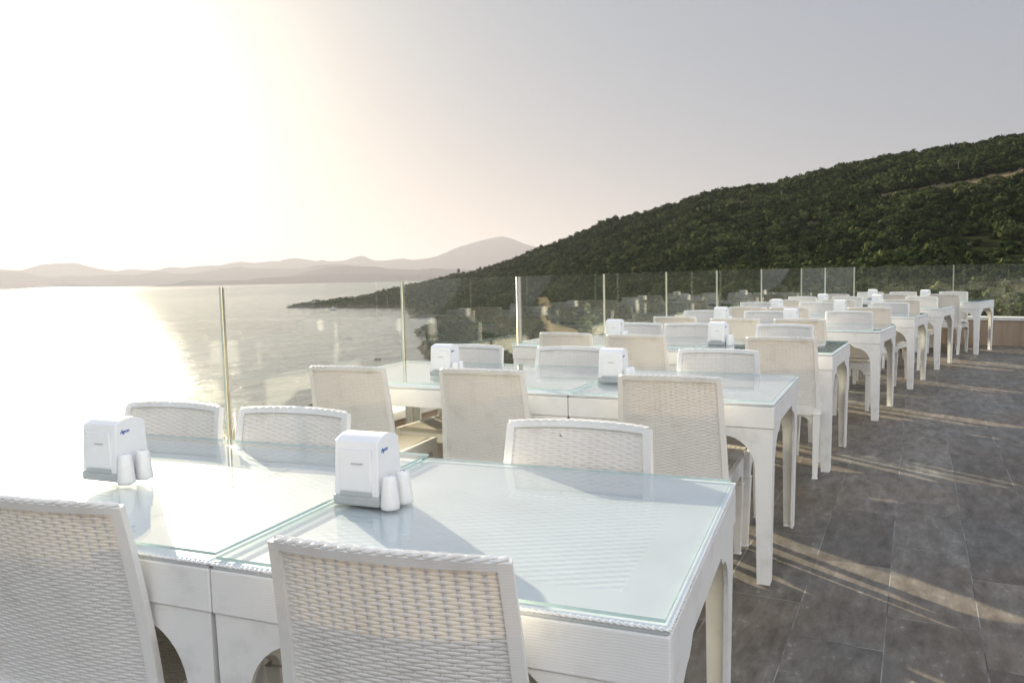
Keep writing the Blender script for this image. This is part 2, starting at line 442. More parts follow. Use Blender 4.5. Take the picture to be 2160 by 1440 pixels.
def make_chair():
    root = empty('chair')
    # frame of the back: stiles, top and bottom rail
    f = MB(); T = .018
    f.slab(back_pt, -1, -.895, 0, 1, 4, 14, T); f.slab(back_pt, .895, 1, 0, 1, 4, 14, T)
    f.slab(back_pt, -.895, .895, .970, 1, 21, 3, T); f.slab(back_pt, -.895, .895, 0, .10, 21, 4, T)
    f.build('back_frame', MAT['chair'], root, smooth=False, bevel=.006)
    wv = MB(); weave(wv, back_pt, -.90, .90, .10, .976, 17, 62, .0007, 1.16, .0022, .008)
    wv.build('back_weave', MAT['weave'], root, smooth=True)
    br = MB()
    for ph in (0, pi):
        path = []
        for i in range(97):
            a = -.97+1.94*i/96; p = np.array(back_pt(a, 1.0))
            path.append(p+np.array([0, .0062*sin(a*26+ph), .001+.0028*cos(a*26+ph)]))
        br.tube(path, .0042, 5)
    br.build('braided_edge', MAT['chair'], root, smooth=True)
    # seat
    s = MB(); weave(s, seat_pt, -.86, .86, .04, .90, 15, 46, .0011, 1.14, .0024, .009, 3)
    s.slab(seat_pt, -.86, .86, .9, 1.0, 15, 5, .012)
    s.build('seat', MAT['seatw'], root, smooth=True)
    fr = MB(); zt = .437
    # side and front aprons with arched undersides
    def arch(L, top, bot, leg, r):
        pts = [(0, top), (L, top), (L, bot-.05), (L-leg, bot-.05)]
        for k in range(1, 8):
            t = k/8*pi/2; pts.append((L-leg-r*(1-cos(t)), bot-.05+(.05)*sin(t)))
        for k in range(7, 0, -1):
            t = k/8*pi/2; pts.append((leg+r*(1-cos(t)), bot-.05+.05*sin(t)))
        pts += [(leg, bot-.05), (0, bot-.05)]
        return pts
    ap = arch(.43, .440, .375, .035, .07)
    for sx in (-1, 1):
        fr.prism(ap, lambda u, z, sx=sx: (sx*.226, -.205+u, z), lambda u, z, sx=sx: (sx*.200, -.205+u, z))
    af = arch(.40, .426, .375, .03, .07)
    fr.prism(af, lambda u, z: (-.20+u, .228, z), lambda u, z: (-.20+u, .208, z))
    fr.prism(af, lambda u, z: (-.20+u, -.185, z), lambda u, z: (-.20+u, -.205, z))
    fr.build('seat_frame', MAT['chair'], root, bevel=.003)
    for sx in (-1, 1):
        for fy in (0, 1):
            l = MB()
            y0 = .205 if fy else -.212; x0 = sx*.208
            P = []
            for k in range(7):
                t = k/6; z = .325*(1-t)+.0*t if fy else .395*(1-t)
                wx = .043-.014*t; wy = .046-.016*t
                cx = x0-sx*.006*t; cy = y0+(.012*t if fy else -.030*t*t)
                P.append([(cx-wx/2, cy-wy/2, z), (cx+wx/2, cy-wy/2, z), (cx+wx/2, cy+wy/2, z), (cx-wx/2, cy+wy/2, z)])
            l.grid(P, cv=True); b = len(l.v)
            l.f.append([b-4, b-3, b-2, b-1]); l.mi.append(0); l.f.append([3, 2, 1, 0]); l.mi.append(0)
            l.build('leg', MAT['chair'], root, bevel=.003)
    return root

# ------------------------------------------------------------------ tables
def make_table(name, W, topmat, gz, gw, gd):
    """W along x, depth .88 along y"""
    root = empty(name); D = .88; hw, hd = W/2, D/2
    t = MB(); t.box((0, 0, .7425), (W-.004, D-.004, .015)); t.build('tabletop', topmat, root, bevel=.004)
    a = MB(); z0, z1 = .648, .735; q = .014
    for sy in (-1, 1): a.box((0, sy*(hd-q/2), (z0+z1)/2), (W, q, z1-z0))
    for sx in (-1, 1): a.box((sx*(hw-q/2), 0, (z0+z1)/2), (q, D-2*q-.001, z1-z0))
    a.build('apron', MAT['ribs'], root, bevel=.003)
    b = MB(); e = .0065
    for (p0, p1) in (((-hw, -hd), (hw, -hd)), ((hw, -hd), (hw, hd)), ((hw, hd), (-hw, hd)), ((-hw, hd), (-hw, -hd))):
        L = math.hypot(p1[0]-p0[0], p1[1]-p0[1]); n = int(L/.0065)
        for ph in (0, pi):
            path = []
            for i in range(n+1):
                u = i/n; s_ = u*L
                nx, ny = (p1[1]-p0[1])/L, -(p1[0]-p0[0])/L
                o = .0018*sin(s_*2*pi/.022+ph)-.0015
                path.append((p0[0]+(p1[0]-p0[0])*u+nx*o, p0[1]+(p1[1]-p0[1])*u+ny*o, .7455+.0018*cos(s_*2*pi/.022+ph)))
            b.tube(path, .0028, 4)
    b.build('braided_edge', MAT['smoothp'], root, smooth=True)
    for sx in (-1, 1):
        for sy in (-1, 1):
            l = MB()
            # one face of the L-shaped leg, outline in (u from the corner inward, z)
            pts = [(0, .6465), (0, 0), (.052, 0), (.066, .47)]
            for k in range(1, 10):
                th = k/9*pi/2; pts.append((.066+.125*(1-cos(th)), .47+.14*sin(th)))
            pts += [(.215, .628), (.235, .6465)]
            ins = .004; tk = .012
            l.prism(pts, lambda u, z: (sx*(hw-ins-u-.010*(1-z/.65)), sy*(hd-ins-.008*(1-z/.65)), z), lambda u, z: (sx*(hw-ins-u-.010*(1-z/.65)), sy*(hd-ins-tk-.008*(1-z/.65)), z))
            l.prism(pts, lambda u, z: (sx*(hw-ins-.0005-.010*(1-z/.65)), sy*(hd-ins-.0005-tk-u-.008*(1-z/.65)+(tk if 0 else 0)), z), lambda u, z: (sx*(hw-ins-tk-.010*(1-z/.65)), sy*(hd-ins-.0005-tk-u-.008*(1-z/.65)), z))
            l.box((sx*(hw-.041), sy*(hd-.040), .005), (.040, .040, .010))
            l.build('leg', MAT['ribs'], root)
    g = MB(); g.box((0, 0, gz+.003), (gw, gd, .006))
    # rim faces in the green edge colour
    for i in range(6): g.mi[i] = 0 if i < 2 else 1
    o = g.build('glass_top', [MAT['tglass'], MAT['gedge']], root)
    return root

ROWS = {1: (-0.016, 1.728, -21.9), 2: (.832, 3.719, -25.9), 3: (1.823, 5.515, -29.5), 4: (2.922, 7.166, -33.5),
        5: (4.076, 8.841, -35.7), 6: (5.202, 10.374, -38.6), 7: (6.639, 11.938, -42.9)}
def at(row, s, v, z=0):
    cx, cy, d = ROWS[row]; t = radians(d)
    return (cx+s*cos(t)-v*sin(t), cy+s*sin(t)+v*cos(t), z)
def s_at(row, px, v, y=None):
    """position along a row of the point at lateral v that stands in view direction px"""
    cx, cy, d = ROWS[row]; t = radians(d); R = ((px-1080+(( (y or 700)-720)*-ROLL))/F, 1.0)
    # tt*R = c + s*u + v*n
    ux, uy, nx, ny = cos(t), sin(t), -sin(t), cos(t)
    bx, by = cx+v*nx, cy+v*ny
    det = R[0]*(-uy)-(-ux)*R[1]
    return (R[0]*by-R[1]*bx)/det
sq = make_table('square_table', .88, MAT['top_s'], .7525, .862, .862)
lg = make_table('long_table', 1.40, MAT['top_l'], .7625, 1.43, .872)
ORD = {1: 'nearest', 2: 'second', 3: 'third', 4: 'fourth', 5: 'fifth', 6: 'sixth', 7: 'farthest'}
LBOX = {1: (248, 880), 2: (937, 0), 3: (1298, 0), 4: (1523, 0), 5: (1640, 0), 6: (1737, 0), 7: (1842, 0)}
def place(o, row, s, v, dz=0, rot=0, z=0):
    o.location = at(row, s, v, z); o.rotation_euler = (0, 0, radians(ROWS[row][2])+rot)
for r in ROWS:
    a = sq if r == 1 else copy_tree(sq)
    b = lg if r == 1 else copy_tree(lg)
    a.location = at(r, 0, 0); a.rotation_euler = (0, 0, radians(ROWS[r][2]))
    b.location = at(r, -1.143, .0); b.rotation_euler = (0, 0, radians(ROWS[r][2]))
    tag(a, f'white square table with glass top at the walkway end of the {ORD[r]} row', 'table', 'square tables at the walkway end of the rows')
    tag(b, f'long white table with glass top at the railing end of the {ORD[r]} row', 'table', 'long tables at the railing end of the rows')

CH = {('near', 1): [(-.80, -.52, 4), (.016, -.555, 4)], ('near', 2): [(-1.49, -.66, 5), (-.80, -.59, 3), (.052, -.584, 2)],
      ('near', 3): [(-1.32, -.61, -3), (-.77, -.67, 2), (.167, -.655, 4)], ('near', 4): [(-1.28, -.64, 0), (-.668, -.79, 8), (-.13, -.78, 2)],
      ('near', 5): [(-1.21, -.75, 5), (-.74, -.80, 6), (.05, -.715, 4)], ('near', 6): [(-1.41, -.66, 2), (-.737, -.62, 2), (.016, -.57, 2)],
      ('near', 7): [(-1.55, -.55, 0), (-.70, -.54, 0), (-.01, -.535, 0)],
      ('far', 1): [(-1.446, .50, 1), (-.95, .505, 2), (.004, .515, 1)], ('far', 2): [(-1.42, .49, -3), (-.79, .49, 1), (.03, .515, 2)],
      ('far', 3): [(-1.18, .49, 1), (-.744, .50, 6), (-.025, .50, -3)], ('far', 4): [(-1.41, .49, 4), (-.766, .49, 4), (.015, .54, 5)],
      ('far', 5): [(-1.53, .50, 2), (-.81, .57, 2), (.03, .50, -6)], ('far', 6): [(-1.60, .62, 0), (-.96, .62, 0), (.01, .62, -8)],
      ('far', 7): [(-1.38, .52, 0), (-.9, .62, -2), (-.19, .75, -3)]}
POSN = {2: ['beside the napkin box', ''], 3: ['at the railing end', 'in the middle', 'at the walkway end']}
proto = make_chair(); first = True
for (side, r), L in CH.items():
    names = ['at the railing end', 'in the middle', 'at the walkway end'] if len(L) == 3 else ['cut by the frame edge', 'under the square table']
    for (s, v, ang), pn in zip(L, names):
        c = proto if first else copy_tree(proto); first = False
        # (s, v) is where the middle of the back's top edge stands: 0.27 behind the seat centre
        t = radians(ROWS[r][2])+radians(ang)+(0 if side == 'near' else pi)
        bx, by, _ = at(r, s, v)
        c.location = (bx-.272*sin(t), by+.272*cos(t), 0)
        c.rotation_euler = (0, 0, t)
        face = 'its back to the camera' if side == 'near' else 'facing the camera'
        tag(c, f'woven chair {pn} of the {ORD[r]} row, {side} side', 'chair', 'white woven chairs around the tables')

# ------------------------------------------------------------------ napkin boxes and shakers
def make_box():
    root = empty('napkin_box'); W, D, H = .120, .108, .150
    b = MB()
    prof = []
    n = 12
    P = [(-W/2, .022), (W/2, .022)]
    # side outline in (y, z): slightly narrower at the top, domed lid line
    out_ = [(-D/2, .024), (D/2, .024), (D/2-.006, H)]
    for k in range(1, n): out_.append((D/2-.006-(D-.012)*k/n, H+.014*sin(pi*k/n)))
    out_.append((-D/2+.006, H))
    b.prism(out_, lambda y, z: (-(W/2-.003*(z/H)), y, z), lambda y, z: ((W/2-.003*(z/H)), y, z))
    b.build('housing', MAT['boxp'], root, bevel=.0022)
    g = MB(); g.box((0, 0, .0125), (W+.006, D+.006, .025)); g.build('base', MAT['greyp'], root, bevel=.005)
    for sy in (-1, 1):
        f = MB()
        f.box((0, sy*(D/2-.001), .083), (W-.036, .006, .095)); f.build('napkin_door', MAT['boxp'], root, bevel=.002)
        h = MB(); h.box((.006, sy*(D/2+.0025), .100), (.030, .004, .003)); h.build('finger_slot', MAT['greyp'], root)
        k = MB(); k.box((0, sy*(D/2+.0005), .029), (W-.036, .006, .009)); k.build('tray_lip', MAT['greyp'], root)
    # blue script on both end faces
    cu = bpy.data.curves.new('script', 'FONT'); cu.body = 'Agron'; cu.size = .0135; cu.shear = .35; cu.extrude = .0004; cu.offset = .0002; cu.space_character = .82
    to = bpy.data.objects.new('tmp', cu); COL.objects.link(to)
    bpy.context.view_layer.update()
    me = bpy.data.meshes.new_from_object(to.evaluated_get(bpy.context.evaluated_depsgraph_get())); bpy.data.objects.remove(to)
    me.materials.clear(); me.materials.append(MAT['ink'])
    for s_ in (-1, 1):
        o = bpy.data.objects.new('logo', me); COL.objects.link(o); o.parent = root
        o.rotation_euler = (pi/2, radians(-4)*s_, pi/2*s_)
        o.location = (s_*(W/2-.0022), -s_*.034, .124)
    return root
def make_shaker(name, nh):
    root = empty(name)
    b = MB(); b.lathe([(0, 0), (.0205, 0), (.0220, .002), (.0222, .010), (.0165, .066), (.0150, .0725), (.0115, .0755), (0, .0765)], n=28)
    b.build('shaker_body', MAT['ceram'], root, smooth=True)
    h = MB()
    for k in range(nh):
        a = 2*pi*k/max(1, nh)+.4; rr = .005 if nh > 1 else 0
        h.lathe([(0, .0004), (.0014, .0004), (.0014, -.002)], c=(rr*cos(a), rr*sin(a), .0766), n=8)
    h.build('pour_holes', MAT['hole'], root)
    return root
bx0 = make_box(); sh0 = make_shaker('salt_shaker', 1); pp0 = make_shaker('pepper_shaker', 3)
first = True
for r in ROWS:
    for which in ('square', 'long'):
        zt = .7587 if which == 'square' else .7687
        if which == 'square':
            s = {1: -.356}.get(r) or s_at(r, {2: 1294, 3: 1517, 4: 1670, 5: 1774, 6: 1852, 7: 1953}[r], 0); v = -.06 if r > 1 else -.004
            if r > 1: s = s_at(r, {2: 1294, 3: 1517, 4: 1670, 5: 1774, 6: 1852, 7: 1953}[r], v)
        else:
            v = -.12 if r == 2 else -.04; s = s_at(r, LBOX[r][0], v)
            if r == 1: s, v = -1.115, -.045
            s = min(-.52, max(s, -1.8))
        a = bx0 if first else copy_tree(bx0); b_ = sh0 if first else copy_tree(sh0); c_ = pp0 if first else copy_tree(pp0)
        first = False
        jit = random.uniform(-4, 4) if r > 1 else 0
        a.location = at(r, s, v, zt); a.rotation_euler = (0, 0, radians(ROWS[r][2]+jit))
        b_.location = at(r, s+.086, v-.048, zt); c_.location = at(r, s+.087 if r > 1 else s+.091, v+.005, zt)
        for k, o in enumerate((b_, c_)): o.rotation_euler = (0, 0, random.uniform(0, 6))
        nm = f'the {which} table in the {ORD[r]} row'
        tag(a, f'white napkin dispenser on {nm}', 'napkin box', 'napkin boxes on the tables')
        tag(b_, f'white shaker nearer the camera on {nm}', 'shaker', 'salt and pepper shakers')
        tag(c_, f'white shaker farther back on {nm}', 'shaker', 'salt and pepper shakers')

# black curled speck on the front row's right far chair
q = MB(); q.tube([(0, 0, .009), (.0015, -.001, .004), (.004, -.001, .001), (.008, -.001, .0005)], [.0007, .0012, .0012, .0006], 6)
sp = q.build('curled_leaf', MAT['insect'], smooth=True)
cx, cy, _ = at(1, -.035, .470, 0)
sp.location = (cx, cy, .835); sp.rotation_euler = (0, 0, radians(-21.9))
tag(sp, 'tiny black curled speck stuck on the back of a front-row chair', 'speck')

# ------------------------------------------------------------------ terrace: floor, wall, balustrade
WALL = [(-4.9, -3.2), (-3.3, .3), (-1.66, 2.75), (-.735, 4.92), (.36, 6.88), (1.56, 8.62), (2.78, 10.33), (3.98, 11.93), (5.10, 13.08), (6.12, 13.92), (7.20, 12.98), (9.0, 11.45), (13.5, 7.6)]
def offset(poly, d):
    """offset to the left of travel = outward"""
    o = []; n = len(poly)
    for i in range(n):
        a = np.array(poly[max(i-1, 0)]); b = np.array(poly[i]); c = np.array(poly[min(i+1, n-1)])
        d1 = (b-a)/(np.linalg.norm(b-a)+1e-9); d2 = (c-b)/(np.linalg.norm(c-b)+1e-9)
        if i == 0: d1 = d2
        if i == n-1: d2 = d1
        n1 = np.array([-d1[1], d1[0]]); n2 = np.array([-d2[1], d2[0]]); m_ = n1+n2; m_ /= np.linalg.norm(m_)
        o.append(tuple(b+m_*d/max(.3, m_@n1)))
    return o
def strip_solid(mb, inner, outer, z0, z1):
    P = [[(*a, z0), (*b, z0), (*b, z1), (*a, z1)] for a, b in zip(inner, outer)]
    mb.grid(P, cv=True)
    n = len(mb.v); k = len(P)*4
    mb.f.append([n-k+3, n-k+2, n-k+1, n-k]); mb.mi.append(0); mb.f.append([n-4, n-3, n-2, n-1]); mb.mi.append(0)
fl = MB(); poly = [(x, y) for x, y in offset(WALL, .05)]+[(16, 2), (16, -7), (-4.9, -7)]
b = len(fl.v); fl.v += [(x, y, 0) for x, y in poly]; fl.f.append(list(range(len(poly)))[::-1]); fl.mi.append(0)
tag(fl.build('terrace_floor', MAT['floor']), kind='structure')
tb = MB(); poly2 = [(x, y) for x, y in offset(WALL, .24)]+[(16, 2), (16, -7), (-4.9, -7)]
tb.prism(poly2, lambda x, y: (x, y, -.02), lambda x, y: (x, y, -9))
tag(tb.build('terrace_base', MAT['trav']), kind='structure')
wl = empty('parapet_wall', (-.8, 5, 0)); tag(wl, 'low beige stone parapet wall with white coping running around the terrace edge', 'wall')
wm = MB(); strip_solid(wm, WALL, offset(WALL, .22), -.01, .395); o = wm.build('wall_face', MAT['trav']); o.parent = wl; o.matrix_parent_inverse = Matrix.Translation((.8, -5, 0))
wm = MB(); strip_solid(wm, offset(WALL, -.02), offset(WALL, .26), .397, .452); o = wm.build('coping', MAT['cap'], bevel=.006); o.parent = wl; o.matrix_parent_inverse = Matrix.Translation((.8, -5, 0))
# glass line: vertices are the joints between the panes
GL = [(-4.55, -3.5), (-3.72, -2.2), (-3.05, -.85), (-2.45, .6), (-2.0, 2.28), (-1.374, 3.79), (-.71, 5.21), (.065, 6.56), (.92, 7.87), (1.777, 9.11), (2.70, 10.45), (3.69, 11.74), (4.69, 12.87)]
GL2 = [(6.07, 14.10), (7.27, 13.10), (8.46, 12.08), (9.65, 11.07), (10.84, 10.05)]
GZ = [1.255]*6+[1.262, 1.27, 1.275, 1.28, 1.285, 1.288, 1.29]
bal = empty('glass_balustrade', (-1.374, 3.79, .452)); tag(bal, 'frameless clear glass balustrade panels with slim steel posts on the parapet', 'balustrade')
inv = Matrix.Translation((1.374, -3.79, -.452))
pts = GL+[(5.30, 13.45)]+GL2
GZ = GZ+[1.29]*6
def along(a, b, t): return (a[0]+(b[0]-a[0])*t, a[1]+(b[1]-a[1])*t)
for i in range(len(pts)-1):
    a, b = pts[i], pts[i+1]
    L = math.dist(a, b); g = .012/L
    p0, p1 = along(a, b, g), along(a, b, 1-g)
    nx, ny = -(b[1]-a[1])/L*.005, (b[0]-a[0])/L*.005
    pane = MB()
    v = [(p0[0]-nx, p0[1]-ny), (p1[0]-nx, p1[1]-ny), (p1[0]+nx, p1[1]+ny), (p0[0]+nx, p0[1]+ny)]
    z1a, z1b = GZ[i], GZ[i+1]
    bse = len(pane.v); pane.v += [(*q, .452) for q in v]+[(*q, z) for q, z in zip(v, (z1a, z1b, z1b, z1a))]
    for q, mi in (((3, 2, 1, 0), 1), ((4, 5, 6, 7), 1), ((0, 1, 5, 4), 0), ((1, 2, 6, 5), 1), ((2, 3, 7, 6), 0), ((3, 0, 4, 7), 1)):
        pane.f.append(list(q)); pane.mi.append(mi)
    o = pane.build('glass_pane', [MAT['bglass'], MAT['gedge2']]); o.parent = bal; o.matrix_parent_inverse = inv
for i in range(1, len(pts)-1):
    x, y = pts[i]
    if i == 13: continue
    wide = .046 if i == 7 else .011
    d = math.atan2(pts[i+1][1]-pts[i-1][1], pts[i+1][0]-pts[i-1][0])
    p = MB()
    if i == 7: p.lathe([(0, .452), (.034, .452), (.034, .458), (.021, .462), (.021, GZ[i]-.002), (0, GZ[i])], c=(x, y, 0), n=16)
    else: p.box((x, y, (.452+GZ[i])/2), (wide, .016, GZ[i]-.452), rz=d)
    o = p.build('post', MAT['brass'] if i == 7 else MAT['steel'], smooth=(i == 7)); o.parent = bal; o.matrix_parent_inverse = inv

# ------------------------------------------------------------------ terrain
COLS = {
 -1800: [(3, 'z', -6), (60, 'z', -22), (130, 'z', -43), (300, 'z', -43), (700, 'z', -43), (1000, 'z', -43), (1300, 'z', -43), (1600, 'z', -43)],
 560: [(3, 'z', -6), (60, 'z', -22), (130, 'z', -43), (500, 'z', -43), (900, 'z', -43), (1100, 'z', -43), (1180, 'z', -43), (1300, 'z', -43)],
 592: [(3, 'z', -6), (60, 'z', -22), (130, 'z', -43), (500, 'z', -43), (900, 'z', -43), (1140, 'z', -43), (1190, 'z', -39.7), (1250, 'z', -43)],
 640: [(3, 'z', -6), (60, 'z', -22), (130, 'z', -43), (500, 'z', -43), (900, 'z', -43), (1140, 'z', -41), (1225, 640.5, 0), (1330, 'z', -43)],
 700: [(3, 'z', -6), (60, 'z', -22), (130, 'z', -43), (500, 'z', -43), (900, 'z', -43), (1110, 'z', -41), (1260, 635, 0), (1400, 'z', -43)],
 765: [(3, 'z', -6), (60, 'z', -22), (130, 'z', -43), (500, 'z', -43), (900, 'z', -43), (1095, 'z', -41), (1290, 626, 0), (1500, 'z', -43)],
 851: [(3, 'z', -6), (60, 'z', -22), (130, 'z', -43), (500, 'z', -43), (830, 'z', -43), (1060, 'z', -41), (1340, 604, 0), (1800, 'z', -43)],
 866: [(3, 'z', -6), (60, 'z', -22), (130, 'z', -43), (355, 'z', -43), (480, 'z', -42), (960, 655, 0), (1340, 600, 0), (1800, 'z', -43)],
 900: [(3, 'z', -6), (60, 'z', -22), (130, 'z', -43), (350, 'z', -43), (440, 732, 0), (900, 655, 0), (1300, 593, 0), (1700, 'z', -40)],
 960: [(3, 'z', -6), (60, 'z', -22), (130, 'z', -43), (310, 'z', -42), (430, 733, 0), (700, 660, 0), (1150, 579, 0), (1500, 'z', -30)],
 1060: [(3, 'z', -6), (60, 'z', -22), (130, 'z', -38), (270, 'z', -40), (420, 690, 0), (620, 630, 0), (950, 555, 0), (1300, 'z', -10)],
 1130: [(3, 'z', -6), (50, 'z', -18), (110, 'z', -27), (210, 'z', -31), (350, 690, 0), (520, 630, 0), (850, 526, 0), (1200, 'z', 0)],
 1280: [(3, 'z', -5), (40, 'z', -12), (90, 'z', -16), (160, 'z', -20), (260, 670, 0), (380, 610, 0), (700, 469, 0), (1000, 'z', 20)],
 1500: [(3, 'z', -4), (30, 'z', -8), (70, 'z', -11), (120, 'z', -12), (200, 630, 0), (300, 570, 0), (560, 412, 0), (800, 'z', 35)],
 1860: [(3, 'z', -4), (25, 'z', -6), (50, 'z', -7), (90, 'z', -7.5), (150, 610, 0), (230, 540, 0), (500, 341, 0), (750, 'z', 50)],
 2160: [(3, 'z', -4), (20, 'z', -5), (45, 'z', -5), (80, 'z', -6), (130, 600, 0), (200, 530, 0), (460, 290, 0), (700, 'z', 65)],
 2800: [(3, 'z', -4), (20, 'z', -5), (45, 'z', -5), (80, 'z', -5), (130, 590, 0), (200, 520, 0), (430, 220, 0), (700, 'z', 70)],
 4300: [(3, 'z', -4), (20, 'z', -5), (45, 'z', -5), (80, 'z', -4), (130, 570, 0), (200, 500, 0), (430, 190, 0), (700, 'z', 70)]}
cxs = sorted(COLS)
CD = np.array([[c[0] for c in COLS[x]] for x in cxs], float)
CZ = np.array([[c[2] if c[1] == 'z' else zat(x, c[1], c[0]) for c in COLS[x]] for x in cxs], float)
CZ[:, 6] -= np.where(CD[:, 6] < 1400, 1.5, 0)*(np.array(cxs) > 900)
def vnoise(x, y, seed):
    xi, yi = np.floor(x).astype(np.int64), np.floor(y).astype(np.int64); fx, fy = x-xi, y-yi
    fx = fx*fx*(3-2*fx); fy = fy*fy*(3-2*fy)
    def hsh(i, j):
        h = (i*374761393+j*668265263+seed*1442695041) & 0xffffffff
        h = ((h ^ (h >> 13))*1274126177) & 0xffffffff
        return ((h ^ (h >> 16)) & 0xffff)/65535.-.5
    return (hsh(xi, yi)*(1-fx)+hsh(xi+1, yi)*fx)*(1-fy)+(hsh(xi, yi+1)*(1-fx)+hsh(xi+1, yi+1)*fx)*fy
def fbm(x, y, seed=1, oct=4):
    t = 0; a = 1.
    for k in range(oct): t = t+a*vnoise(x*2**k, y*2**k, seed+k); a *= .5
    return t
def height(px, D):
    """terrain height for view direction px (pixels) and forward distance D; arrays"""
    px = np.asarray(px, float); D = np.asarray(D, float)
    cd_ = np.stack([np.interp(px, cxs, CD[:, k]) for k in range(8)], -1)
    cz_ = np.stack([np.interp(px, cxs, CZ[:, k]) for k in range(8)], -1)
    z = np.full(px.shape, 0.0)
    z = np.where(D <= cd_[..., 0], cz_[..., 0], cz_[..., 7])
    for k in range(7):
        msk = (D > cd_[..., k]) & (D <= cd_[..., k+1])
        t = (D-cd_[..., k])/(cd_[..., k+1]-cd_[..., k])
        if k == 5: t = t*(1+.07*(1-t))       # the slope bulges a little below the crest
        z = np.where(msk, cz_[..., k]*(1-t)+cz_[..., k+1]*t, z)
    X = X_of(px, D)
    amp = np.clip(D*.0035, .1, 3)*np.clip((z+43.5)/8., .15, 1)
    z = z+amp*fbm(X/np.clip(D, 60, 400)*9, D/np.clip(D, 60, 400)*9, 3)
    z = z+np.clip((z+44)/4, 0, 1)*np.clip((-30-z)/6, 0, 1)*1.8*fbm(X/9, D/9, 9)*np.clip(D/300, 0, 1)
    # inlets between the rocky points
    def notch(z, p1, d0, d1):
        f = np.clip((p1+18*fbm(D/25, D*0+3, 5)-px)/6, 0, 1)*np.clip((D-d0)/12, 0, 1)*np.clip((d1-D)/12, 0, 1)
        return z*(1-f)+f*-44
    z = notch(z, 924, 632, 815); z = notch(z, 904, 478, 556)
    return z
gx = np.concatenate([np.linspace(-1800, 560, 60, endpoint=False), np.linspace(560, 2300, 420, endpoint=False), np.linspace(2300, 4300, 60)])
gd = np.exp(np.linspace(math.log(4), math.log(1850), 330))
PX, DD = np.meshgrid(gx, gd, indexing='ij')
ZZ = height(PX, DD); XX = X_of(PX, DD)
# keep the ground clear of the terrace slab
near = (np.hypot(XX-3, DD-5) < 16); ZZ = np.where(near, np.minimum(ZZ, -1.6), ZZ)
SCRY = hor(PX)+(HC-ZZ)/DD*F
def inpoly(x, y, poly):
    x = np.asarray(x); ins = np.zeros(x.shape, bool); n = len(poly)
    for i in range(n):
        x1, y1 = poly[i]; x2, y2 = poly[(i+1) % n]
        c = ((y1 > y) != (y2 > y)) & (x < (x2-x1)*(y-y1)/((y2-y1) if y2 != y1 else 1e-9)+x1)
        ins ^= c
    return ins
BARE = [[(1832, 416), (1900, 404), (2000, 389), (2060, 377), (2100, 368), (2180, 356), (2180, 368), (2120, 375), (2060, 388), (1950, 404), (1870, 417)],
        [(1985, 522), (2030, 514), (2060, 511), (2050, 519), (2000, 526)],
        [(1125, 626), (1162, 626), (1176, 650), (1152, 668), (1170, 682), (1235, 700), (1228, 722), (1150, 706), (1132, 676)],
        [(1555, 427), (1590, 424), (1592, 434), (1558, 436)], [(1690, 470), (1730, 466), (1735, 474), (1692, 478)], [(1770, 552), (1830, 548), (1840, 556), (1772, 560)]]
wob = 5*fbm(PX/14, SCRY/6, 20)
bare = np.zeros(PX.shape)
for P in BARE: bare = np.maximum(bare, inpoly(PX+wob*2, SCRY+wob, P))
nx_, nd_ = PX.shape
V = np.stack([XX, DD, ZZ], -1).reshape(-1, 3)
ii = np.arange(nx_*nd_).reshape(nx_, nd_)
Q = np.stack([ii[:-1, :-1], ii[1:, :-1], ii[1:, 1:], ii[:-1, 1:]], -1).reshape(-1, 4)
ter = mesh_np('hillside', V, Q, [MAT['ground']], bare.reshape(-1), smooth=True, attr='bare'); tag(ter, kind='structure')
def D_on(px, y, dmin=60.):
    """distance at which the terrain in direction px first shows at photo row y"""
    d = np.exp(np.linspace(math.log(dmin), math.log(1800), 900)); z = height(np.full(d.shape, float(px)), d)
    sy = hor(px)+(HC-z)/d*F
    k = np.where(sy <= y)[0]
    return (float(d[k[0]]), float(z[k[0]])) if len(k) else (float(d[np.argmin(sy)]), float(z[np.argmin(sy)]))

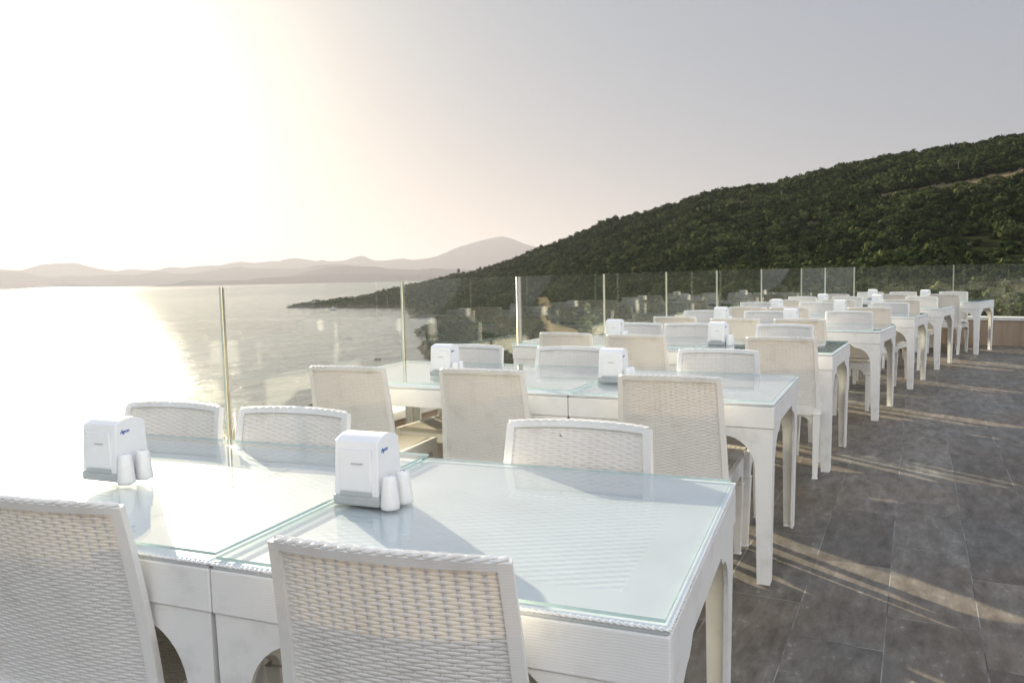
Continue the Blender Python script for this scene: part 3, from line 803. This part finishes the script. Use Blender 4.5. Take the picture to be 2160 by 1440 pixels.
# ------------------------------------------------------------------ scrub covering the hill
ICO = None
def ico():
    t = (1+5**.5)/2
    v = np.array([(-1, t, 0), (1, t, 0), (-1, -t, 0), (1, -t, 0), (0, -1, t), (0, 1, t), (0, -1, -t), (0, 1, -t), (t, 0, -1), (t, 0, 1), (-t, 0, -1), (-t, 0, 1)], float)
    v /= np.linalg.norm(v[0])
    f = np.array([(0, 11, 5), (0, 5, 1), (0, 1, 7), (0, 7, 10), (0, 10, 11), (1, 5, 9), (5, 11, 4), (11, 10, 2), (10, 7, 6), (7, 1, 8), (3, 9, 4), (3, 4, 2), (3, 2, 6), (3, 6, 8), (3, 8, 9), (4, 9, 5), (2, 4, 11), (6, 2, 10), (8, 6, 7), (9, 8, 1)])
    return v, f
IV, IF = ico()
def shrubs(C, R, tone, ntri, size=.29, core=.58, zr=.8):
    """C (n,3) centres, R (n) radii; returns verts, tris, tone. A leafy shell of small faces over lumpy lobes round a darker core."""
    n = len(C)
    lob = rng.normal(size=(n, 5, 3)); lob[..., 2] = np.abs(lob[..., 2])*.9; lob /= np.linalg.norm(lob, axis=-1, keepdims=True)
    which = rng.integers(0, 5, (n, ntri))
    lc = np.take_along_axis(lob, which[..., None].repeat(3, -1), 1)*.48
    d = rng.normal(size=(n, ntri, 3)); d[..., 2] = d[..., 2]*.9+.25; d /= np.linalg.norm(d, axis=-1, keepdims=True)
    rr = .55*(1+.18*rng.normal(size=(n, ntri, 1)))
    p = lc+d*rr; p[..., 2] *= zr
    P = C[:, None]+p*R[:, None, None]
    nr = d+.32*rng.normal(size=d.shape); nr /= np.linalg.norm(nr, axis=-1, keepdims=True)
    h = rng.normal(size=d.shape); e1 = np.cross(nr, h); e1 /= np.linalg.norm(e1, axis=-1, keepdims=True); e2 = np.cross(nr, e1)
    sz = (size*R[:, None]*(.6+.8*rng.random((n, ntri))))[..., None]
    A = P+e1*sz; B = P-.5*e1*sz+.8*e2*sz; Cc = P-.5*e1*sz-.8*e2*sz
    Vt = np.stack([A, B, Cc], 2).reshape(-1, 3)
    Ft = np.arange(len(Vt)).reshape(-1, 3)
    tn = np.clip(tone[:, None]+.09*rng.normal(size=(n, ntri))+.10*(which-2)/2., 0, 1)
    Tt = np.repeat(tn.reshape(-1), 3)
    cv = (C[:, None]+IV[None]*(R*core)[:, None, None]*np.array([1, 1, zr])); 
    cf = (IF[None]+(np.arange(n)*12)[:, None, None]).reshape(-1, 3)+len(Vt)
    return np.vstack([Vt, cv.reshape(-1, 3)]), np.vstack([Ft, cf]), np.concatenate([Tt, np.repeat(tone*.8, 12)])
VV = []; FF = []; TT = []; nv = 0
BIG = []      # single trees one can tell apart
for (d0, d1, px0, px1, n, r0, r1, nt_) in ((24, 90, 1150, 2500, 700, .5, 1.5, 240), (90, 180, 1050, 2450, 2200, .7, 2.1, 190), (180, 330, 980, 2400, 5600, .8, 3.2, 120), (290, 620, 870, 1320, 4200, 1.0, 3.2, 90),
                                         (330, 520, 900, 2400, 12500, .9, 4.3, 76), (520, 800, 880, 2000, 10500, 1.1, 3.9, 44), (800, 1400, 590, 1500, 9000, 1.4, 3.6, 26)):
    # uniform over the ground area of the wedge
    u = rng.random(n); D = np.sqrt(d0**2+u*(d1**2-d0**2)); px = px0+(px1-px0)*rng.random(n)
    z = height(px, D); X = X_of(px, D)
    e = 1.5; slope_ok = np.ones(n, bool)
    sy = hor(px)+(HC-z)/D*F
    clump = fbm(X/16, D/16, 41)+.5*fbm(X/5, D/5, 77)
    ok = (z > np.where(px < 940, -38.3, -39.2)) & (clump > -.55)
    # not beyond the crest
    rid = np.interp(px, cxs, CD[:, 6]); ok &= D < rid*1.07
    for P in BARE: ok &= ~inpoly(px, sy, P) & ~inpoly(px, sy-5, P) & ~inpoly(px, sy-9, P)
    thin = inpoly(px, sy, [(1960, 500), (2100, 480), (2190, 478), (2190, 560), (1940, 560)])
    ok &= ~(thin & (rng.random(n) > .28))
    ok &= ~((np.hypot(X-3, D-5) < 20))
    px, D, z, X, clump = px[ok], D[ok], z[ok], X[ok], clump[ok]
    R = r0+(r1-r0)*rng.random(len(px))**2.6
    R *= np.where(z < -34, .6, 1.)
    tone = np.clip(.42+.58*clump+.13*rng.normal(size=len(px)), 0, 1)
    C = np.stack([X, D, z+R*.38], -1)
    v, f, t = shrubs(C, R, tone, nt_)
    VV.append(v); FF.append(f+nv); TT.append(t); nv += len(v)
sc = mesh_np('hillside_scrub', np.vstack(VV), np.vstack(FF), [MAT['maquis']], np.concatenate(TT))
tag(sc, kind='stuff', label='dense dark green evergreen scrub covering the hillside and the cape', cat='scrub')

def tree(px, y, rad, label, tone=.6, zr=.9, nt_=420, trunk=True, dmin=60.):
    D, z = D_on(px, y, dmin); R = rad/F*D
    X = X_of(px, D); root = empty('hillside_tree', (X, D, z-.3))
    v, f, t = shrubs(np.array([[0, 0, R*.75+.25]]), np.array([R]), np.array([tone]), nt_, size=.17, core=.66, zr=zr)
    mesh_np('crown', v, f, [MAT['maquis']], t, parent=root)
    m_ = MB(); m_.tube([(0, 0, 0), (.05*R, 0, R*.4), (0, .04*R, R*.85)], [.07*R, .055*R, .03*R], 7)
    m_.tube([(.03*R, 0, R*.3), (.25*R, .05*R, R*.7)], [.04*R, .02*R], 5); m_.tube([(.03*R, 0, R*.35), (-.22*R, -.06*R, R*.75)], [.04*R, .02*R], 5)
    m_.build('trunk', MAT['bark'], root, smooth=True)
    tag(root, label, 'tree', 'trees standing out on the hillside'); return root
TL = [(2137, 518, 30, 'large rounded green tree on the right edge of the hillside', .75), (2052, 560, 20, 'bushy dark tree on the hillside just above the right end of the glass', .4),
      (1965, 545, 24, 'tall round-headed tree low on the hillside above the farthest tables', .7), (1905, 556, 20, 'cone-shaped green tree low on the slope left of the round-headed one', .75),
      (1832, 545, 20, 'pale green spreading tree low on the slope', .8), (1650, 545, 16, 'yellow-green bush above the middle of the railing', .85),
      (1245, 668, 22, 'dark bush seen through the glass to the right of the dirt track', .2), (1118, 690, 15, 'round dark bush at the left of the dirt track', .15),
      (1700, 470, 12, 'pale grey-green tree halfway up the hillside', .9), (1760, 440, 12, 'broad tree just below the bare strip on its left end', .5),
      (2020, 304, 9, 'lone tree breaking the skyline of the hill near the utility pole', .3), (1975, 313, 8, 'low tree on the skyline left of the lone tree', .3),
      (1456, 421, 6, 'small dark bush on the skyline halfway down the ridge', .3), (1880, 500, 14, 'grey-green tree in the middle of the hillside', .7),
      (1560, 520, 14, 'bright green tree in the lower left of the hillside', .95), (1020, 640, 12, 'olive tree on the slope above the rocky cove', .75)]
for x, y, r_, lb, tn in TL: tree(x, y, r_, lb, tn)

# utility poles on the slopes
def pole(px, ytop, ybot, label, arm=True):
    D, z = D_on(px, ybot+1, 150.); H = (ybot-ytop)/F*D; X = X_of(px, D)
    r_ = max(.09, .20*D/F)*.9
    root = empty('utility_pole', (X, D, z))
    m_ = MB(); m_.tube([(0, 0, -1), (0, 0, H)], [r_, r_*.7], 6); m_.build('pole_shaft', MAT['pole'], root)
    if arm:
        m_ = MB(); m_.box((0, 0, H*.93), (H*.20, r_*1.2, r_*1.2)); m_.box((0, 0, H*.85), (H*.12, r_, r_)); m_.build('crossarm', MAT['pole'], root)
    tag(root, label, 'pole', 'utility poles on the hillside')
for px, y0, y1, lb in ((2017, 343, 375, 'utility pole below the skyline at the upper right of the hill'), (1649, 402, 436, 'thin pole on the hillside in the middle of the slope'),
                       (1497, 432, 459, 'thin pole on the ridge side, right of a pair of poles'), (1425, 460, 488, 'thin pole left of the middle of the slope'),
                       (1341, 455, 490, 'thin pole near the crest above the second glass pane'), (1160, 512, 541, 'thin pole low on the ridge near the far mountain'),
                       (914, 564, 588, 'tall pole on the spine of the cape beside the billboard'), (887, 578, 594, 'short pole with two crossarms on the cape'),
                       (867, 584, 597, 'small pole on the cape above the slim post'), (817, 588, 611, 'pole standing highest on the outer cape')):
    pole(px, y0, y1, lb)
D, z = D_on(971, 572, 300.); X = X_of(971, D)
root = empty('billboard', (X, D, z-.5)); tag(root, 'dark rectangular board on a short mast on the ridge of the cape', 'billboard')
hb = 14/F*D; m_ = MB(); m_.box((0, 0, hb*.72), (5.5/F*D, .6, hb*.55)); m_.build('board', MAT['dark'], root)
m_ = MB(); m_.tube([(0, .4, 0), (0, .4, hb*.7)], .35, 6); m_.build('mast', MAT['pole'], root)

# white motor boat moored by the cape
root = empty('motor_boat', (X_of(706, 1075), 1075, -40.0), radians(12))
h = MB(); st = []
for k in range(11):
    u = k/10; x = -5.6+11.2*u; wd = 1.75*(1-max(0, (u-.55)/.45)**2.2)+.02; kz = -.3+.5*max(0, u-.7); dz = 1.25+.7*u*u
    st.append([(x, -wd, dz), (x, -wd*.8, .25), (x, 0, kz), (x, wd*.8, .25), (x, wd, dz), (x, 0, dz+.04)])
h.grid(st, cv=True); h.f.append([0, 1, 2, 3, 4, 5]); h.mi.append(0); h.build('hull', MAT['hull'], root)
h = MB(); h.box((-.4, 0, 2.15), (5.2, 2.6, 1.35), taper=1.12); h.box((-.9, 0, 3.15), (3.2, 2.2, .6)); h.build('cabin', MAT['hull'], root, bevel=.1)
h = MB(); h.box((-.4, 0, 2.3), (4.6, 2.92, .5)); h.build('cabin_windows', MAT['dark'], root)
h = MB(); h.tube([(-1.4, 0, 3.4), (-1.6, 0, 5.6)], .06, 5); h.build('mast', MAT['hull'], root)
tag(root, 'small white motor boat lying off the rocky cape', 'boat')

# shore rocks
def rockpile(name, spots, label, zb=-40.2):
    for (px, D, r_) in spots:
        v = IV.copy(); v = np.vstack([v]); 
        # one subdivision of the icosahedron, roughened
        mid = {}; V_ = [tuple(q) for q in v]; Fn = []
        for a, b, c in IF:
            def md(i, j):
                k = (min(i, j), max(i, j))
                if k not in mid:
                    q = (np.array(V_[i])+np.array(V_[j])); q /= np.linalg.norm(q); V_.append(tuple(q)); mid[k] = len(V_)-1
                return mid[k]
            ab, bc, ca = md(a, b), md(b, c), md(c, a); Fn += [(a, ab, ca), (ab, b, bc), (ca, bc, c), (ab, bc, ca)]
        V_ = np.array(V_)*(1+.28*rng.normal(size=(len(V_), 1)))*np.array([1.3, 1., .55])*r_
        o = mesh_np(name, V_, np.array(Fn), [MAT['rock']]); o.location = (X_of(px, D), D, zb)
        tag(o, label, 'rock', 'rocks in the water off the cove')
rockpile('sea_rock', [(792, 405, 1.3)], 'lone dark rock in the water left of the rocky point', -40.0)
rockpile('sea_rock', [(688, 258, .8)], 'small dark rock in the sea left of the leftmost second-row chair', -40.0)
rockpile('sea_rock', [(650, 262, .9), (668, 252, .6)], 'tiny dark rock in the sea above the front row chairs', -40.0)
rk = []
for k in range(150):
    pass

# ------------------------------------------------------------------ sea and far mountains
wpx = np.linspace(-2600, 3400, 760); wd = np.exp(np.linspace(math.log(60), math.log(2600), 760))
WP, WD = np.meshgrid(wpx, wd, indexing='ij'); WX = X_of(WP, WD)
th_ = radians(20); wu, wv_ = WX*cos(th_)+WD*sin(th_), -WX*sin(th_)+WD*cos(th_)
WZ = .27*fbm(wu/5.2, wv_/2.9, 51, 3)+.14*fbm(wu/22., wv_/11., 61, 2)
fade = np.clip((WP+2600)/200, 0, 1)*np.clip((3400-WP)/200, 0, 1)*np.clip((WD-60)/20, 0, 1)*np.clip((2600-WD)/700, 0, 1)*np.clip(WD/500, .35, 2.2)
WZ = -40+WZ*fade
k1, k2 = WP.shape; ii = np.arange(k1*k2).reshape(k1, k2)
V = np.stack([WX, WD, WZ], -1).reshape(-1, 3)
Q = np.stack([ii[:-1, :-1], ii[1:, :-1], ii[1:, 1:], ii[:-1, 1:]], -1).reshape(-1, 4)
# calm water beyond and around the wavy patch, joined along its edge
edge = [ii[0, 0], ii[-1, 0], ii[-1, -1], ii[0, -1]]
R_ = 30000.; ov = [(-R_, -R_, -40.), (R_, -R_, -40.), (R_, R_, -40.), (-R_, R_, -40.)]
nb = len(V); V = np.vstack([V, ov])
Q = np.vstack([Q, [[nb, nb+1, edge[1], edge[0]], [nb+1, nb+2, edge[2], edge[1]], [nb+2, nb+3, edge[3], edge[2]], [nb+3, nb, edge[0], edge[3]]]])
tag(mesh_np('sea', V, Q, [MAT['sea']], smooth=True), kind='structure')
def ridge(name, prof, D, depth, seed):
    prof = sorted(prof); xs = np.linspace(prof[0][0], prof[-1][0], 260); ys = np.interp(xs, [p[0] for p in prof], [p[1] for p in prof])
    ys = ys+.9*fbm(xs/11., xs*0+seed, seed)
    hz = HC-(ys-hor(xs))/F*D; rows_ = []
    tt = np.linspace(-1, 1, 25)
    G = []
    for t in tt:
        f = (1-abs(t))**.9
        dd = D+t*depth
        z = -41+(hz+41)*f
        z = z+np.where(abs(t) > .02, 1, 0)*.22*(hz+41)*f*fbm(xs/14.+3*t, xs*0+t*7, seed+5)*(1-f)*2
        G.append(np.stack([X_of(xs, D)+0*t, np.full(xs.shape, dd), z], -1))
    V = np.array(G); nt2, nx2 = V.shape[:2]; ii = np.arange(nt2*nx2).reshape(nt2, nx2)
    Q = np.stack([ii[:-1, :-1], ii[:-1, 1:], ii[1:, 1:], ii[1:, :-1]], -1).reshape(-1, 4)
    tag(mesh_np(name, V.reshape(-1, 3), Q, [MAT['mount']], smooth=True), kind='structure')
L1 = [(-700, 566), (-300, 556), (0, 566.7), (28, 569), (55, 570), (92, 559), (130, 555.5), (167, 554.5), (189, 560.5), (222, 568), (255, 571.7), (278, 568), (333, 570), (367, 563), (394, 565), (439, 560), (461, 561), (514, 551.4), (542, 555), (583, 550), (593, 551.5), (610, 546), (636, 544.5), (674, 551.6), (686, 548), (702, 551.6), (732, 549.5), (752, 543), (768, 539.5), (779, 541.6), (792, 549.5), (821, 550), (852, 544.7), (877, 548.6), (902, 546), (929, 539.7), (977, 520), (1015, 509), (1043, 502), (1065, 499.5), (1082, 503), (1115, 516), (1135, 521), (1250, 540), (1500, 560), (1900, 562)]
L2 = [(-700, 580), (-300, 570), (0, 573), (36, 572.5), (58, 574), (83, 581), (119, 586), (153, 580.5), (180, 583), (250, 578.6), (289, 581), (305, 578.6), (333, 572), (358, 573.6), (375, 578), (417, 576), (472, 567.5), (514, 562.5), (528, 566), (600, 566), (643, 566), (677, 559), (715, 556), (810, 566), (1000, 574), (1500, 590)]
L3 = [(560, 592), (615, 583), (657, 571.7), (699, 563), (735, 561), (796, 562), (827, 567.5), (888, 569), (910, 565.5), (963, 567.5), (1100, 575), (1400, 588)]
L4 = [(365, 600), (403, 591), (444, 592.5), (528, 590.5), (555, 586), (600, 584), (660, 580), (760, 576), (900, 580), (1100, 584)]
ridge('mountains', L1, 16000, 1600, 1); ridge('mountains', L2, 12800, 1200, 2); ridge('mountains', L3, 10800, 900, 3); ridge('mountains', L4, 9600, 600, 4)

# ------------------------------------------------------------------ haze
hz_ = MB(); hz_.box((0, 0, 375), (64000, 64000, 850)); o = hz_.build('haze', bpy.data.materials.new('haze_air'))
hm = o.data.materials[0]; hm.use_nodes = True; hm.node_tree.nodes.clear()
ho = hm.node_tree.nodes.new('ShaderNodeOutputMaterial'); pv = hm.node_tree.nodes.new('ShaderNodeVolumePrincipled')
pv.inputs['Color'].default_value = (.28, .29, .335, 1); pv.inputs['Density'].default_value = 7e-5; pv.inputs['Anisotropy'].default_value = .3
hm.node_tree.links.new(pv.outputs[0], ho.inputs['Volume'])
tag(o, kind='stuff', label='pale evening haze over the sea and the far mountains', cat='haze')

# ------------------------------------------------------------------ plants outside the parapet
def leafy(px, D, zb, H, W, n, label, mat='leaf', name='garden_plant', seed=1):
    r = random.Random(seed); root = empty(name, (X_of(px, D), D, zb))
    st = MB(); lf = MB(); tn = []
    for k in range(max(4, n//12)):
        a = r.uniform(0, 2*pi); tipx, tipy = W*.5*cos(a)*r.uniform(.2, 1), W*.5*sin(a)*r.uniform(.2, 1); hh = H*r.uniform(.55, 1)
        path = [(tipx*t*t, tipy*t*t, hh*t) for t in (0, .33, .66, 1)]
        st.tube(path, [.006, .005, .004, .002], 4)
        for j in range(12):
            t = r.uniform(.3, 1.0); c = (tipx*t*t, tipy*t*t, hh*t); d = r.uniform(0, 2*pi); el = r.uniform(-.3, .9); L = r.uniform(.05, .10)*(H/.6)**.5
            dx, dy, dz = cos(d)*cos(el)*L, sin(d)*cos(el)*L, sin(el)*L; sx, sy = -sin(d)*L*.26, cos(d)*L*.26
            b = len(lf.v)
            lf.v += [c, (c[0]+dx*.5+sx, c[1]+dy*.5+sy, c[2]+dz*.5), (c[0]+dx, c[1]+dy, c[2]+dz*.8), (c[0]+dx*.5-sx, c[1]+dy*.5-sy, c[2]+dz*.5)]
            lf.f.append([b, b+1, b+2, b+3]); lf.mi.append(0); tn += [r.uniform(.1, .9)]*4
    st.build('stem', MAT['bark'], root)
    o = lf.build('foliage', MAT[mat], root); a = o.data.attributes.new('tone', 'FLOAT', 'POINT'); a.data.foreach_set('value', tn)
    tag(root, label, 'plant')
leafy(1248, 8.3, .0, .95, .46, 520, 'leafy green plant with pale blossom just outside the glass behind the third row', seed=3)
leafy(1378, 9.9, .0, .72, .5, 300, 'low yellow-green plant outside the glass by the third row far chair', seed=5)
leafy(2150, 13.1, .0, .85, 1.1, 900, 'bright green bush outside the glass at the right end of the parapet', seed=8)
leafy(2030, 14.4, .0, .58, .9, 240, 'small dark plant outside the glass behind the farthest table', seed=9)
def grass(px, D, zb, H, W, n, label, seed):
    r = random.Random(seed); g = MB(); tn = []
    root = None
    for k in range(n):
        x, y = r.uniform(-W/2, W/2), r.uniform(-.25, .25); hh = H*r.uniform(.5, 1); lx, ly = r.uniform(-.1, .1)*hh, r.uniform(-.1, .1)*hh; wd = .004
        b = len(g.v); g.v += [(x-wd, y, 0), (x+wd, y, 0), (x+lx+wd*.6, y+ly, hh*.6), (x+lx*1.8, y+ly*1.8, hh), (x+lx-wd*.6, y+ly, hh*.6)]
        g.f.append([b, b+1, b+2, b+3, b+4]); g.mi.append(0); tn += [r.uniform(0, 1)]*5
    o = g.build('dry_grass_clump', MAT['drygrass']); o.location = (X_of(px, D), D, zb)
    a = o.data.attributes.new('tone', 'FLOAT', 'POINT'); a.data.foreach_set('value', tn)
    tag(o, label, 'grass')
grass(475, 5.0, -.15, .58, .36, 420, 'tuft of dry grey-green grass outside the glass beside the slim post', 4)
grass(828, 6.4, .0, .50, .5, 60, 'sparse dry grass stalks outside the parapet behind the second row', 6)

print('tris scrub', sum(len(f) for f in FF))
